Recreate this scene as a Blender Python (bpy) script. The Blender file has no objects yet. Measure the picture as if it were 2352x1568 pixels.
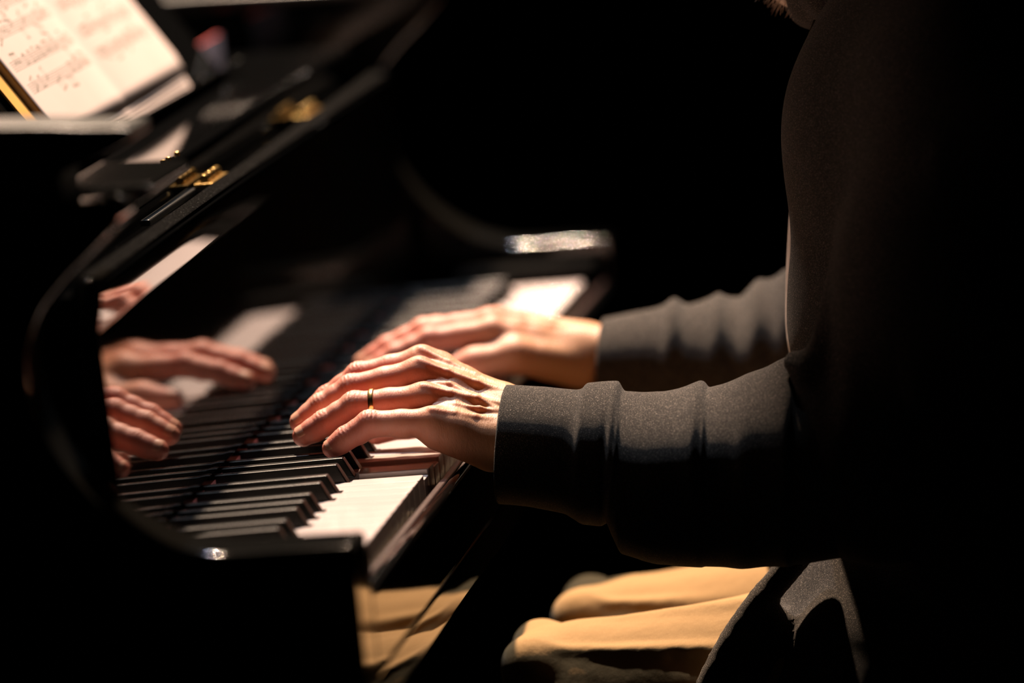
import bpy, bmesh, math, random
import numpy as np
from mathutils import Vector, Matrix

random.seed(4)
rng = np.random.default_rng(4)
scene = bpy.context.scene
KEY_Z = 0.74            # height of the white key tops above the floor


def W(x, y, z):
    """piano millimetres (x along the keys, y into the piano, z above the key tops) -> metres"""
    return Vector((x / 1000.0, y / 1000.0, z / 1000.0 + KEY_Z))


# ------------------------------------------------------------------ camera
cam_data = bpy.data.cameras.new('camera')
cam = bpy.data.objects.new('camera', cam_data)
scene.collection.objects.link(cam)
_yaw, _pit, _roll = 0.1467, 0.1432, -0.0979
d = Vector((math.cos(_yaw) * math.cos(_pit), math.sin(_yaw) * math.cos(_pit), -math.sin(_pit)))
r0 = d.cross(Vector((0, 0, 1))).normalized()
u0 = r0.cross(d)
r = math.cos(_roll) * r0 + math.sin(_roll) * u0
u = -math.sin(_roll) * r0 + math.cos(_roll) * u0
M = Matrix.Identity(4)
for i in range(3):
    M[i][0], M[i][1], M[i][2] = r[i], u[i], -d[i]
M.translation = W(-3546.5, -639.3, 648.8)
cam.matrix_world = M
cam_data.sensor_width = 36.0
cam_data.lens = 202.577
cam_data.clip_end = 60
cam_data.dof.use_dof = True
cam_data.dof.focus_distance = 3.99
cam_data.dof.aperture_fstop = 2.7
scene.camera = cam

# ------------------------------------------------------------------ world, lamps, exposure
world = bpy.data.worlds.new('dark_hall')
scene.world = world
world.use_nodes = True
world.node_tree.nodes['Background'].inputs[0].default_value = (0.6, 0.7, 1.0, 1)
world.node_tree.nodes['Background'].inputs[1].default_value = 0.0006


def spot(name, pos, target, power, color, radius, angle, blend=0.3):
    L = bpy.data.lights.new(name, 'SPOT')
    L.energy = power
    L.color = color
    L.shadow_soft_size = radius
    L.spot_size = math.radians(angle)
    L.spot_blend = blend
    o = bpy.data.objects.new(name, L)
    scene.collection.objects.link(o)
    o.location = pos
    o.rotation_euler = (target - pos).to_track_quat('-Z', 'Y').to_euler()
    return o


AIM = W(620, 738, 0)
for nm, lp, pw, colr in (('stage_spotlight_warm', W(2120, 400, 2790), 1820, (1.0, 0.73, 0.51)),
                         ('stage_spotlight_cool', W(1500, 150, 2850), 300, (0.80, 0.88, 1.0))):
    edge = (AIM - lp).angle(W(400, -272, 0) - lp)          # the beam's rim falls along the player's chest
    spot(nm, lp, AIM, pw, colr, 0.05, math.degrees(2 * edge), 0.05)

scene.view_settings.view_transform = 'Standard'
scene.view_settings.look = 'None'
scene.view_settings.gamma = 1.0
scene.view_settings.use_curve_mapping = False
scene.view_settings.exposure = 0.0
scene.cycles.max_bounces = 10
scene.cycles.glossy_bounces = 6
scene.cycles.use_denoising = True
scene.cycles.sample_clamp_indirect = 6.0

COL = scene.collection


# ------------------------------------------------------------------ materials
def mat(name, base, rough=0.5, metal=0.0, coat=0.0, coat_rough=0.03, spec=0.5, sss=0.0, sss_rad=(0.01, 0.004, 0.002),
        sheen=0.0):
    m = bpy.data.materials.new(name)
    m.use_nodes = True
    b = m.node_tree.nodes['Principled BSDF']
    b.inputs['Base Color'].default_value = (*base, 1)
    b.inputs['Roughness'].default_value = rough
    b.inputs['Metallic'].default_value = metal
    b.inputs['Specular IOR Level'].default_value = spec
    b.inputs['Coat Weight'].default_value = coat
    b.inputs['Coat Roughness'].default_value = coat_rough
    if sss:
        b.inputs['Subsurface Weight'].default_value = sss
        b.inputs['Subsurface Radius'].default_value = sss_rad
        b.inputs['Subsurface Scale'].default_value = 1.0
    if sheen:
        b.inputs['Sheen Weight'].default_value = sheen
        b.inputs['Sheen Roughness'].default_value = 0.5
    return m


def N(m, t, **kw):
    n = m.node_tree.nodes.new(t)
    for k, v in kw.items():
        setattr(n, k, v)
    return n


def noise_node(m, scale, detail=2.0, stretch=(1, 1, 1), rough=0.5):
    tc = N(m, 'ShaderNodeTexCoord')
    mp = N(m, 'ShaderNodeMapping')
    mp.inputs['Scale'].default_value = stretch
    nz = N(m, 'ShaderNodeTexNoise')
    nz.inputs['Scale'].default_value = scale
    nz.inputs['Detail'].default_value = detail
    nz.inputs['Roughness'].default_value = rough
    m.node_tree.links.new(tc.outputs['Object'], mp.inputs[0])
    m.node_tree.links.new(mp.outputs[0], nz.inputs['Vector'])
    return nz


def ramp(m, src, stops):
    rp = N(m, 'ShaderNodeValToRGB')
    e = rp.color_ramp.elements
    while len(e) > len(stops):
        e.remove(e[-1])
    while len(e) < len(stops):
        e.new(0.5)
    for i, (p, c) in enumerate(stops):
        e[i].position = p
        e[i].color = (*c, 1)
    m.node_tree.links.new(src, rp.inputs[0])
    return rp


def bump(m, src, strength, dist, prev=None):
    bp = N(m, 'ShaderNodeBump')
    bp.inputs['Strength'].default_value = strength
    bp.inputs['Distance'].default_value = dist
    m.node_tree.links.new(src, bp.inputs['Height'])
    if prev:
        m.node_tree.links.new(prev.outputs[0], bp.inputs['Normal'])
    return bp


def out_normal(m, bp):
    m.node_tree.links.new(bp.outputs[0], m.node_tree.nodes['Principled BSDF'].inputs['Normal'])


def base_from(m, rp):
    m.node_tree.links.new(rp.outputs[0], m.node_tree.nodes['Principled BSDF'].inputs['Base Color'])


def mat_lacquer(name='black_lacquer', dust=0.012, rough=0.035, base=(0.003, 0.003, 0.003)):
    m = mat(name, base, rough=rough)
    nz = noise_node(m, 260, 3)
    rp = ramp(m, nz.outputs['Fac'], [(0.70, base), (0.78, (dust, dust, dust))])
    base_from(m, rp)
    n2 = noise_node(m, 900, 1, (1, 1, 0.02))
    out_normal(m, bump(m, n2.outputs['Fac'], 0.02, 0.0002))
    return m


LACQ = mat_lacquer()
DUSTY = mat('dusty_black_lacquer', (0.02, 0.019, 0.018), rough=0.9, spec=0.0)
_n = noise_node(DUSTY, 700, 3)
base_from(DUSTY, ramp(DUSTY, _n.outputs['Fac'], [(0.45, (0.004, 0.0038, 0.0036)), (0.66, (0.009, 0.0085, 0.008)), (0.76, (0.09, 0.085, 0.08))]))
ARML = mat_lacquer('case_arm_lacquer', 0.013, 0.07, (0.006, 0.0058, 0.0053))
SATIN = mat('worn_satin_black', (0.018, 0.017, 0.016), rough=0.30)
_n = noise_node(SATIN, 300, 3)
base_from(SATIN, ramp(SATIN, _n.outputs['Fac'], [(0.4, (0.015, 0.014, 0.013)), (0.7, (0.024, 0.023, 0.021))]))
FLOORM = mat('dark_stage_floor', (0.006, 0.005, 0.005), rough=0.6)
_n = noise_node(FLOORM, 6, 4, (1, 8, 1))
base_from(FLOORM, ramp(FLOORM, _n.outputs['Fac'], [(0.3, (0.004, 0.0035, 0.003)), (0.7, (0.008, 0.007, 0.006))]))
CURT = mat('black_stage_curtain', (0.002, 0.002, 0.002), rough=1.0, spec=0.0)
IVORY = mat('white_key_plastic', (0.74, 0.67, 0.60), rough=0.12, spec=0.5)
_n = noise_node(IVORY, 30, 2)
base_from(IVORY, ramp(IVORY, _n.outputs['Fac'], [(0.3, (0.56, 0.475, 0.455)), (0.7, (0.60, 0.515, 0.495))]))
EBONY = mat('black_key_ebony', (0.006, 0.0055, 0.005), rough=0.27, spec=0.5)
_n = noise_node(EBONY, 500, 2, (1, 0.08, 1))
base_from(EBONY, ramp(EBONY, _n.outputs['Fac'], [(0.35, (0.003, 0.0028, 0.0026)), (0.7, (0.006, 0.0055, 0.005))]))
REDFELT = mat('red_felt', (0.35, 0.02, 0.015), rough=1.0, sheen=0.4)
MAROON = mat('dusty_maroon_rail', (0.035, 0.018, 0.016), rough=0.3)
_n = noise_node(MAROON, 900, 3)
base_from(MAROON, ramp(MAROON, _n.outputs['Fac'], [(0.4, (0.03, 0.014, 0.012)), (0.64, (0.05, 0.028, 0.025)), (0.74, (0.22, 0.17, 0.16))]))
BRASS = mat('brass', (0.78, 0.50, 0.18), rough=0.22, metal=1.0)
GOLD = mat('gold', (0.95, 0.66, 0.28), rough=0.24, metal=1.0)
WOODM = mat('bare_key_wood', (0.30, 0.19, 0.09), rough=0.7)
_n = noise_node(WOODM, 40, 3, (1, 0.05, 1))
base_from(WOODM, ramp(WOODM, _n.outputs['Fac'], [(0.3, (0.26, 0.16, 0.075)), (0.7, (0.36, 0.23, 0.11))]))
PAPER = mat('cream_paper', (0.72, 0.60, 0.46), rough=0.75, spec=0.2)
_n = noise_node(PAPER, 12, 3)
base_from(PAPER, ramp(PAPER, _n.outputs['Fac'], [(0.3, (0.46, 0.365, 0.325)), (0.7, (0.50, 0.40, 0.36))]))
INK = mat('printed_ink', (0.21, 0.17, 0.13), rough=0.8)
COVER = mat('yellow_card_cover', (0.55, 0.28, 0.05), rough=0.6)
_n = noise_node(COVER, 25, 2)
base_from(COVER, ramp(COVER, _n.outputs['Fac'], [(0.3, (0.48, 0.23, 0.04)), (0.7, (0.60, 0.32, 0.06))]))

# skin
SKIN = mat('skin', (0.55, 0.27, 0.19), rough=0.48, spec=0.38, sss=0.22)
_a = noise_node(SKIN, 28, 4)
base_from(SKIN, ramp(SKIN, _a.outputs['Fac'], [(0.30, (0.49, 0.155, 0.112)), (0.50, (0.56, 0.218, 0.158)), (0.72, (0.61, 0.285, 0.21))]))
_tc = N(SKIN, 'ShaderNodeTexCoord')
_sx = N(SKIN, 'ShaderNodeSeparateXYZ')
_mr = N(SKIN, 'ShaderNodeMapRange')
_mr.inputs['From Min'].default_value = -0.045
_mr.inputs['From Max'].default_value = 0.035
_mx = N(SKIN, 'ShaderNodeMix', data_type='RGBA')
_mx.inputs[6].default_value = (0.50, 0.245, 0.125, 1)
_L = SKIN.node_tree.links
_L.new(_tc.outputs['Object'], _sx.inputs[0])
_L.new(_sx.outputs['Y'], _mr.inputs['Value'])
_L.new(_mr.outputs[0], _mx.inputs[0])
_bs = SKIN.node_tree.nodes['Principled BSDF'].inputs['Base Color']
_L.new(_bs.links[0].from_socket, _mx.inputs[7])
_L.new(_mx.outputs[2], _bs)
_b = noise_node(SKIN, 420, 4, (1.0, 2.6, 1.0), 0.65)
_c = noise_node(SKIN, 95, 3, (0.7, 2.2, 0.7))
out_normal(SKIN, bump(SKIN, _c.outputs['Fac'], 0.55, 0.0009, bump(SKIN, _b.outputs['Fac'], 0.6, 0.0005)))
NAILM = mat('fingernail', (0.66, 0.36, 0.28), rough=0.38, spec=0.3, sss=0.1)
_n = noise_node(NAILM, 200, 2)
base_from(NAILM, ramp(NAILM, _n.outputs['Fac'], [(0.3, (0.56, 0.25, 0.17)), (0.7, (0.61, 0.31, 0.22))]))


# fabric
def mat_fabric(name, c0, c1, lint, scale=900.0, sheen=0.3, bstr=0.7, bd=0.0008):
    m = mat(name, c0, rough=0.95, spec=0.15, sheen=sheen)
    nz = noise_node(m, scale, 3)
    rp = ramp(m, nz.outputs['Fac'], [(0.36, c0), (0.60, c1), (0.70, lint)])
    base_from(m, rp)
    n2 = noise_node(m, scale * 1.3, 2)
    n3 = noise_node(m, 60, 3)
    out_normal(m, bump(m, n3.outputs['Fac'], 0.35, 0.003, bump(m, n2.outputs['Fac'], bstr, bd)))
    return m


FLEECE = mat_fabric('charcoal_fleece', (0.018, 0.015, 0.013), (0.052, 0.043, 0.037), (0.60, 0.50, 0.42), 1900.0, 0.10, 0.9, 0.0012)
RIB = mat_fabric('dark_ribbed_cuff', (0.018, 0.016, 0.016), (0.034, 0.031, 0.030), (0.10, 0.09, 0.08))
CHINO = mat_fabric('tan_cotton_twill', (0.31, 0.18, 0.070), (0.345, 0.205, 0.083), (0.39, 0.245, 0.105), 1500, 0.1, 0.3, 0.0003)
TEE = mat_fabric('beige_shirt_cotton', (0.30, 0.20, 0.15), (0.34, 0.23, 0.175), (0.38, 0.27, 0.20), 1500, 0.1, 0.3, 0.0003)
HAIR = mat('grey_hair', (0.22, 0.17, 0.13), rough=0.6)
BEARD = mat('grey_beard', (0.45, 0.34, 0.27), rough=0.7)
_n = noise_node(HAIR, 500, 4, (1, 1, 0.12))
out_normal(HAIR, bump(HAIR, _n.outputs['Fac'], 1.0, 0.004))
_n = noise_node(BEARD, 300, 3, (1, 1, 0.2))
base_from(BEARD, ramp(BEARD, _n.outputs['Fac'], [(0.3, (0.50, 0.37, 0.29)), (0.7, (0.80, 0.66, 0.56))]))
LEATHER = mat('black_leather', (0.01, 0.01, 0.01), rough=0.4)
_n = noise_node(LEATHER, 300, 3)
out_normal(LEATHER, bump(LEATHER, _n.outputs['Fac'], 0.3, 0.0005))
EYE = mat('eye_white', (0.7, 0.66, 0.6), rough=0.2)
STEEL = mat('dark_zip_metal', (0.35, 0.27, 0.16), rough=0.4, metal=1.0)


# ------------------------------------------------------------------ mesh helpers
def link(name, verts, faces, m, parent=None, smooth=False, bevel=0.0, seg=2, loc=None):
    me = bpy.data.meshes.new(name)
    me.from_pydata([tuple(v) for v in verts], [], [tuple(f) for f in faces])
    me.update()
    o = bpy.data.objects.new(name, me)
    COL.objects.link(o)
    if m:
        me.materials.append(m)
    if smooth:
        me.polygons.foreach_set('use_smooth', [True] * len(me.polygons))
    if bevel:
        b = o.modifiers.new('bevel', 'BEVEL')
        b.width = bevel
        b.segments = seg
        b.limit_method = 'ANGLE'
        b.angle_limit = math.radians(40)
        b.harden_normals = False
        me.polygons.foreach_set('use_smooth', [True] * len(me.polygons))
        wn = o.modifiers.new('wn', 'WEIGHTED_NORMAL')
        wn.keep_sharp = True
    if parent:
        o.parent = parent
        o.matrix_parent_inverse = parent.matrix_world.inverted()
    return o


class MB:
    def __init__(s):
        s.v, s.f = [], []

    def add(s, vs, fs):
        n = len(s.v)
        s.v += [Vector(v) for v in vs]
        s.f += [[i + n for i in f] for f in fs]
        return s

    def box(s, x0, x1, y0, y1, z0, z1):
        vs = [W(x, y, z) for x in (x0, x1) for y in (y0, y1) for z in (z0, z1)]
        fs = [(0, 1, 3, 2), (4, 6, 7, 5), (0, 4, 5, 1), (2, 3, 7, 6), (0, 2, 6, 4), (1, 5, 7, 3)]
        return s.add(vs, fs)

    def extrude_yz(s, poly, x0, x1):
        """closed (y, z) outline pulled along x; outline counter-clockwise seen from -x or +x both fixed below"""
        n = len(poly)
        vs = [W(x0, y, z) for y, z in poly] + [W(x1, y, z) for y, z in poly]
        area = sum(poly[i][0] * poly[(i + 1) % n][1] - poly[(i + 1) % n][0] * poly[i][1] for i in range(n))
        fs = [[i, (i + 1) % n, (i + 1) % n + n, i + n] for i in range(n)]
        fs += [list(range(n))[::-1], [i + n for i in range(n)]]
        if area < 0:
            fs = [f[::-1] for f in fs]
        fs = [f[::-1] for f in fs[:n]] + fs[n:]
        return s.add(vs, fs)

    def extrude_xy(s, poly, z0, z1):
        n = len(poly)
        vs = [W(x, y, z0) for x, y in poly] + [W(x, y, z1) for x, y in poly]
        fs = [[i, (i + 1) % n, (i + 1) % n + n, i + n] for i in range(n)]
        fs += [list(range(n))[::-1], [i + n for i in range(n)]]
        return s.add(vs, fs)

    def tube(s, p0, p1, r0, r1=None, n=12, caps=True):
        p0, p1 = Vector(p0), Vector(p1)
        r1 = r0 if r1 is None else r1
        a = (p1 - p0).normalized()
        b = a.orthogonal().normalized()
        c = a.cross(b)
        vs, fs = [], []
        for p, r_ in ((p0, r0), (p1, r1)):
            for i in range(n):
                t = 2 * math.pi * i / n
                vs.append(p + (b * math.cos(t) + c * math.sin(t)) * r_)
        for i in range(n):
            fs.append([i, (i + 1) % n, (i + 1) % n + n, i + n])
        if caps:
            fs += [list(range(n))[::-1], [i + n for i in range(n)]]
        return s.add(vs, fs)

    def build(s, name, m, parent=None, **kw):
        o = link(name, s.v, s.f, m, parent, **kw)
        bm = bmesh.new()
        bm.from_mesh(o.data)
        bmesh.ops.recalc_face_normals(bm, faces=bm.faces)
        bm.to_mesh(o.data)
        bm.free()
        return o


def empty(name, loc, label=None, cat=None, group=None):
    o = bpy.data.objects.new(name, None)
    o.empty_display_size = 0.05
    COL.objects.link(o)
    o.location = loc
    bpy.context.view_layer.update()
    tag(o, label, cat, group)
    return o


def tag(o, label=None, cat=None, group=None, kind=None):
    if label:
        o['label'] = label
    if cat:
        o['category'] = cat
    if group:
        o['group'] = group
    if kind:
        o['kind'] = kind
    return o


# ------------------------------------------------------------------ the hall
f = MB().box(-4600, 5200, -3600, 4200, -KEY_Z * 1000 - 60, -KEY_Z * 1000).build('floor', FLOORM)
tag(f, kind='structure')


def curtain(name, x0, y0, x1, y1):
    n = 260
    vs, fs = [], []
    a = Vector((x1 - x0, y1 - y0))
    L_ = a.length
    a.normalize()
    nn = Vector((-a.y, a.x))
    for i in range(n + 1):
        t = i / n * L_
        off = 45 * math.sin(t / 62.0) + 18 * math.sin(t / 23.0 + 1)
        for k, dd in enumerate((0, 14)):
            p = Vector((x0, y0)) + a * t + nn * (off + dd)
            vs += [W(p.x, p.y, -KEY_Z * 1000), W(p.x, p.y, 2600)]
    for i in range(n):
        q = i * 4
        fs += [(q, q + 4, q + 5, q + 1), (q + 2, q + 3, q + 7, q + 6), (q + 1, q + 5, q + 7, q + 3), (q, q + 2, q + 6, q + 4)]
    o = link(name, vs, fs, CURT, smooth=True)
    tag(o, kind='structure')


curtain('wall_back', 5000, -3500, 5000, 4000)
curtain('wall_left', -4400, 4050, 4950, 4050)

# ------------------------------------------------------------------ piano
piano = empty('grand_piano', W(611, 400, -KEY_Z * 1000),
              'black lacquered grand piano with glossy fallboard and open keyboard under the pianist\'s hands', 'piano')


def arc(cy, cz, ry, rz, a0, a1, n):
    return [(cy + ry * math.cos(math.radians(a0 + (a1 - a0) * i / n)), cz + rz * math.sin(math.radians(a0 + (a1 - a0) * i / n)))
            for i in range(n + 1)]


def smooth_path(pts, n=6):
    """Catmull-Rom through pts"""
    P = [np.array(p, float) for p in pts]
    P = [2 * P[0] - P[1]] + P + [2 * P[-1] - P[-2]]
    out = []
    for i in range(1, len(P) - 2):
        for k in range(n):
            t = k / n
            a, b, c, e = P[i - 1], P[i], P[i + 1], P[i + 2]
            out.append(tuple(0.5 * ((2 * b) + (-a + c) * t + (2 * a - 5 * b + 4 * c - e) * t * t + (-a + 3 * b - 3 * c + e) * t ** 3)))
    out.append(tuple(P[-2]))
    return out


# scroll-shaped arm outline: low flat front, C-shaped sweep, beak at the rim top
sweep = smooth_path([(44, 28.9), (70, 30.3), (100, 40), (132, 62), (156, 92), (170, 125), (172, 156), (162, 184), (144, 205), (124, 222), (108, 236)], 5)
arm_prof = [(-20, -92), (-20, 28.6), (-8, 28.8), (2, 28.9), (14, 29.0), (30, 29.0)] + sweep + [(103, 243), (104, 250), (112, 254)] + [(900, 254), (900, -92)]


def arm(x0, x1, name, label):
    o = MB().extrude_yz(arm_prof, x0, x1).build(name, ARML, piano, bevel=0.009, seg=6)
    o['label'] = label
    return o


arm(-108, -56, 'case_arm', 'low curved case arm at the bass end, nearest the camera')
arm(1276, 1330, 'case_arm', 'curved case arm at the far treble end')
# key blocks
MB().box(-56, -2, -12, 140, -60, 8).build('key_block', DUSTY, piano, bevel=0.003)
MB().box(1226, 1276, -8, 140, -60, 13).build('key_block', DUSTY, piano, bevel=0.003)
# keybed, key slip, rails
kb = MB().box(-56, 1276, -18, 520, -92, -64).build('keybed', LACQ, piano, bevel=0.003)
MB().extrude_yz([(-20, -61), (-20, -14), (-19, -10), (-16, -8.5), (-10, -8.5), (-7, -11), (-6, -61)], -56, 1276).build(
    'key_slip', LACQ, piano, bevel=0.0015)
MB().box(-56, 1276, -13.5, -8.5, -9, -7.2).build('slip_rail', MAROON, piano, bevel=0.0012)
MB().box(0, 1222, -4, 190, -60, -24).build('key_frame', WOODM, piano)

keyboard = MB().box(0, 1222, 0, 190, -24, -21).build('keyboard', REDFELT, piano)

K = 23.5
offs = {1: -2.4, 3: 2.4, 6: -3.2, 8: 0.0, 10: 3.2}      # black key centre offset from the boundary, per semitone
semi = [9, 11, 0, 2, 4, 5, 7]                              # A B C D E F G
black_c = {}
for i in range(51):
    s_ = semi[i % 7]
    if s_ in (4, 11):
        continue
    black_c[i + 1] = (i + 1) * K + offs[(s_ + 1) % 12]
BW = 10.0
pressed = {13: 3.6, 15: 3.0, 30: 3.2}
for i in range(52):
    x0, x1 = i * K + 0.45, (i + 1) * K - 0.45
    yb = 49.5
    lft = black_c.get(i)
    rgt = black_c.get(i + 1)
    xl = x0 if lft is None else lft + BW / 2 + 0.9
    xr = x1 if rgt is None else rgt - BW / 2 - 0.9
    cr = 1.6
    poly = [(x0 + cr, 0), (x1 - cr, 0), (x1 - .45, .5), (x1, cr)]
    poly += [(x1, yb), (xr, yb)] if xr != x1 else []
    poly += [(xr, 150), (xl, 150)]
    poly += [(xl, yb), (x0, yb)] if xl != x0 else []
    poly += [(x0, cr), (x0 + .45, .5)]
    dz = -pressed.get(i, 0.0)
    o = MB().extrude_xy(poly, -20.5 + dz, 0 + dz).build('white_key', IVORY, keyboard, bevel=0.0007, seg=2)
for i, c in black_c.items():
    # sloped front, tapered sides, rounded top edges
    h0, h1 = 12.6, 11.0
    b, t = BW / 2 + 0.35, BW / 2 - 0.75
    vs = [W(c - b, 51, -2), W(c + b, 51, -2), W(c + b, 150, -2), W(c - b, 150, -2),
          W(c - t, 58.5, h0), W(c + t, 58.5, h0), W(c + t, 150, h1), W(c - t, 150, h1)]
    fs = [(0, 3, 2, 1), (4, 5, 6, 7), (0, 1, 5, 4), (1, 2, 6, 5), (2, 3, 7, 6), (3, 0, 4, 7)]
    MB().add(vs, fs).build('black_key', EBONY, keyboard, bevel=0.0011, seg=3)

# fallboard
fb = [(144.4, 13), (144.0, 20), (146.5, 120), (147.6, 158), (147.0, 162), (144.6, 172), (142.6, 184), (143.0, 189), (147, 192),
      (156, 193), (161, 190), (163, 182), (164, 14)]
fall = MB().extrude_yz(fb, -2, 1224).build('fallboard', LACQ, piano, bevel=0.0008)
MB().extrude_yz([(144, 192.2), (145.5, 193.6), (156, 194.6), (158, 193)], 0, 1222).build('fallboard_edge', DUSTY, piano, bevel=0.0004)
fs_ = MB().box(0, 1222, 143.5, 150, 1.0, 8.5).build('felt_strip', REDFELT, piano)
MB().box(0, 1222, 150.2, 200, -18, 182).build('action_rail', LACQ, piano)
# brass hinges with three knuckles
for hx in (470, 885):
    hb = MB().box(hx, hx + 62, 158, 172, 191.5, 194)
    hg = hb.build('hinge', BRASS, piano, bevel=0.0006)
    for k in range(3):
        MB().tube(W(hx + 4 + k * 19, 165, 196.5), W(hx + 20 + k * 19, 165, 196.5), 0.0034, n=14).build('hinge_knuckle', BRASS, hg, smooth=False, bevel=0.0008)
# board behind the fallboard, shelf and music desk
MB().box(300, 470, 170.5, 176, 187, 191.5).build('fallboard_stop', SATIN, piano, bevel=0.001)
MB().extrude_yz([(174, 160), (174, 215), (177, 218.5), (560, 218.5), (560, 208), (188, 208), (188, 160)], -56, 1276).build('music_shelf', LACQ, piano, bevel=0.002)
for k, sx_ in enumerate((376, 402, 420, 452)):
    MB().tube(W(sx_, 178, 217), W(sx_, 178, 220.5), 0.0022, n=12).build('shelf_screw', BRASS, piano, bevel=0.0006)
# cast iron frame and red felt seen past the desk
MB().box(40, 1200, 560, 1500, 196, 206).build('iron_frame', DUSTY, piano)
MB().box(1040, 1215, 284, 287, 218.5, 236).build('felt_strip', REDFELT, piano)
# slide rails and the sloping desk
LEAN = math.radians(34)
ay, az = math.sin(LEAN), math.cos(LEAN)          # up the desk


def desk(x, s, n_):
    """x along the desk, s up its slope, n_ out of its face (towards the pianist)"""
    return W(x, 256 + s * ay - n_ * az, 230 + s * az + n_ * ay)


def slab_desk(mb, x0, x1, s0, s1, n0, n1):
    vs = [desk(x, s, q) for x in (x0, x1) for s in (s0, s1) for q in (n0, n1)]
    return mb.add(vs, [(0, 1, 3, 2), (4, 6, 7, 5), (0, 4, 5, 1), (2, 3, 7, 6), (0, 2, 6, 4), (1, 5, 7, 3)])


slab_desk(MB(), 230, 1030, -8, 330, -14, -2).build('music_desk', LACQ, piano, bevel=0.003)
slab_desk(MB(), 230, 1030, -13.5, -11, -14, 18).build('desk_ledge', LACQ, piano, bevel=0.003)
MB().box(300, 320, 256, 470, 218.5, 224).build('desk_slide', LACQ, piano, bevel=0.002)
MB().box(940, 960, 256, 470, 218.5, 224).build('desk_slide', LACQ, piano, bevel=0.002)
# raised cap with the rounded nose at the bass end, and its pair at the treble end
nose = smooth_path([(400, 252), (300, 252), (177, 252), (146, 252), (138, 254), (136, 272), (118, 278), (98, 286), (90, 291), (89, 295), (94, 298), (120, 300), (180, 305), (400, 314)], 4)
MB().box(-118, -108, 141, 400, 266, 272).build('lid_moulding', SATIN, piano, bevel=0.0028, seg=4)
MB().extrude_yz(nose, -112, -52).build('lid_arm', SATIN, piano, bevel=0.008, seg=4)
MB().extrude_yz([(92, 250), (92, 256), (150, 259), (150, 250)], -58, 70).build('cheek_cap', ARML, piano, bevel=0.0035, seg=4)
MB().extrude_yz([(110, 254), (112, 262), (300, 268), (700, 268), (700, 254)], 1210, 1330).build('cheek_cap', SATIN, piano, bevel=0.005, seg=3)
# curved case body behind, belly rail and legs
outl = [(-108, 900), (-108, 1500), (-60, 1850), (60, 2060), (240, 2130), (420, 2080), (560, 1900), (640, 1650), (720, 1420), (880, 1250), (1100, 1130), (1250, 1040), (1330, 900)]
outl = [tuple(p) for p in smooth_path(outl, 5)]
inn = [(x + (611 - x) * 0.06, y + (900 - y) * 0.045) for x, y in outl]
vs = [W(x, y, z) for z in (-92, 254) for (x, y) in outl] + [W(x, y, z) for z in (-92, 254) for (x, y) in inn]
n_ = len(outl)
fs = []
for i in range(n_ - 1):
    fs += [(i, i + 1, i + 1 + n_, i + n_), (2 * n_ + i, 3 * n_ + i, 3 * n_ + i + 1, 2 * n_ + i + 1),
           (n_ + i, n_ + i + 1, 3 * n_ + i + 1, 3 * n_ + i), (i, 2 * n_ + i, 2 * n_ + i + 1, i + 1)]
fs += [(0, n_, 3 * n_, 2 * n_), (n_ - 1, 3 * n_ - 1, 4 * n_ - 1, 2 * n_ - 1)]
MB().add(vs, fs).build('case_rim', LACQ, piano)
MB().extrude_xy([(x, y) for x, y in inn][::-1], 60, 78).build('soundboard', DUSTY, piano)
for lx, ly in ((-40, 260), (1262, 260), (240, 1900)):
    lg = MB()
    for z0, z1, a_, b_ in ((-200, -92, 62, 62), (-640, -200, 50, 36), (-690, -640, 44, 44)):
        vs = []
        for z, h in ((z1, a_), (z0, b_)):
            vs += [W(lx - h, ly - h, z), W(lx + h, ly - h, z), W(lx + h, ly + h, z), W(lx - h, ly + h, z)]
        lg.add(vs, [(0, 1, 2, 3), (7, 6, 5, 4), (0, 4, 5, 1), (1, 5, 6, 2), (2, 6, 7, 3), (3, 7, 4, 0)])
    lgo = lg.build('leg', LACQ, piano, bevel=0.004)
    MB().tube(W(lx - 14, ly, -712), W(lx + 14, ly, -712), 0.028, n=24).build('castor', BRASS, lgo)


# ------------------------------------------------------------------ open score on the desk
score = empty('sheet_music_book', desk(640, 0, 0),
              'open cream music score with yellow cover, propped on the piano\'s music desk', 'book')


def page_n(x):
    """height of the page surface above the desk, in mm: two bulging pages with a valley at the spine"""
    a = (x - 652) / 240.0
    t = min(abs(a), 1.0)
    return 15 + 5.0 * math.sin(math.pi * min(1, t * 1.02) ** 0.6) - (2.0 * math.exp(-(a / 0.08) ** 2))


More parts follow.
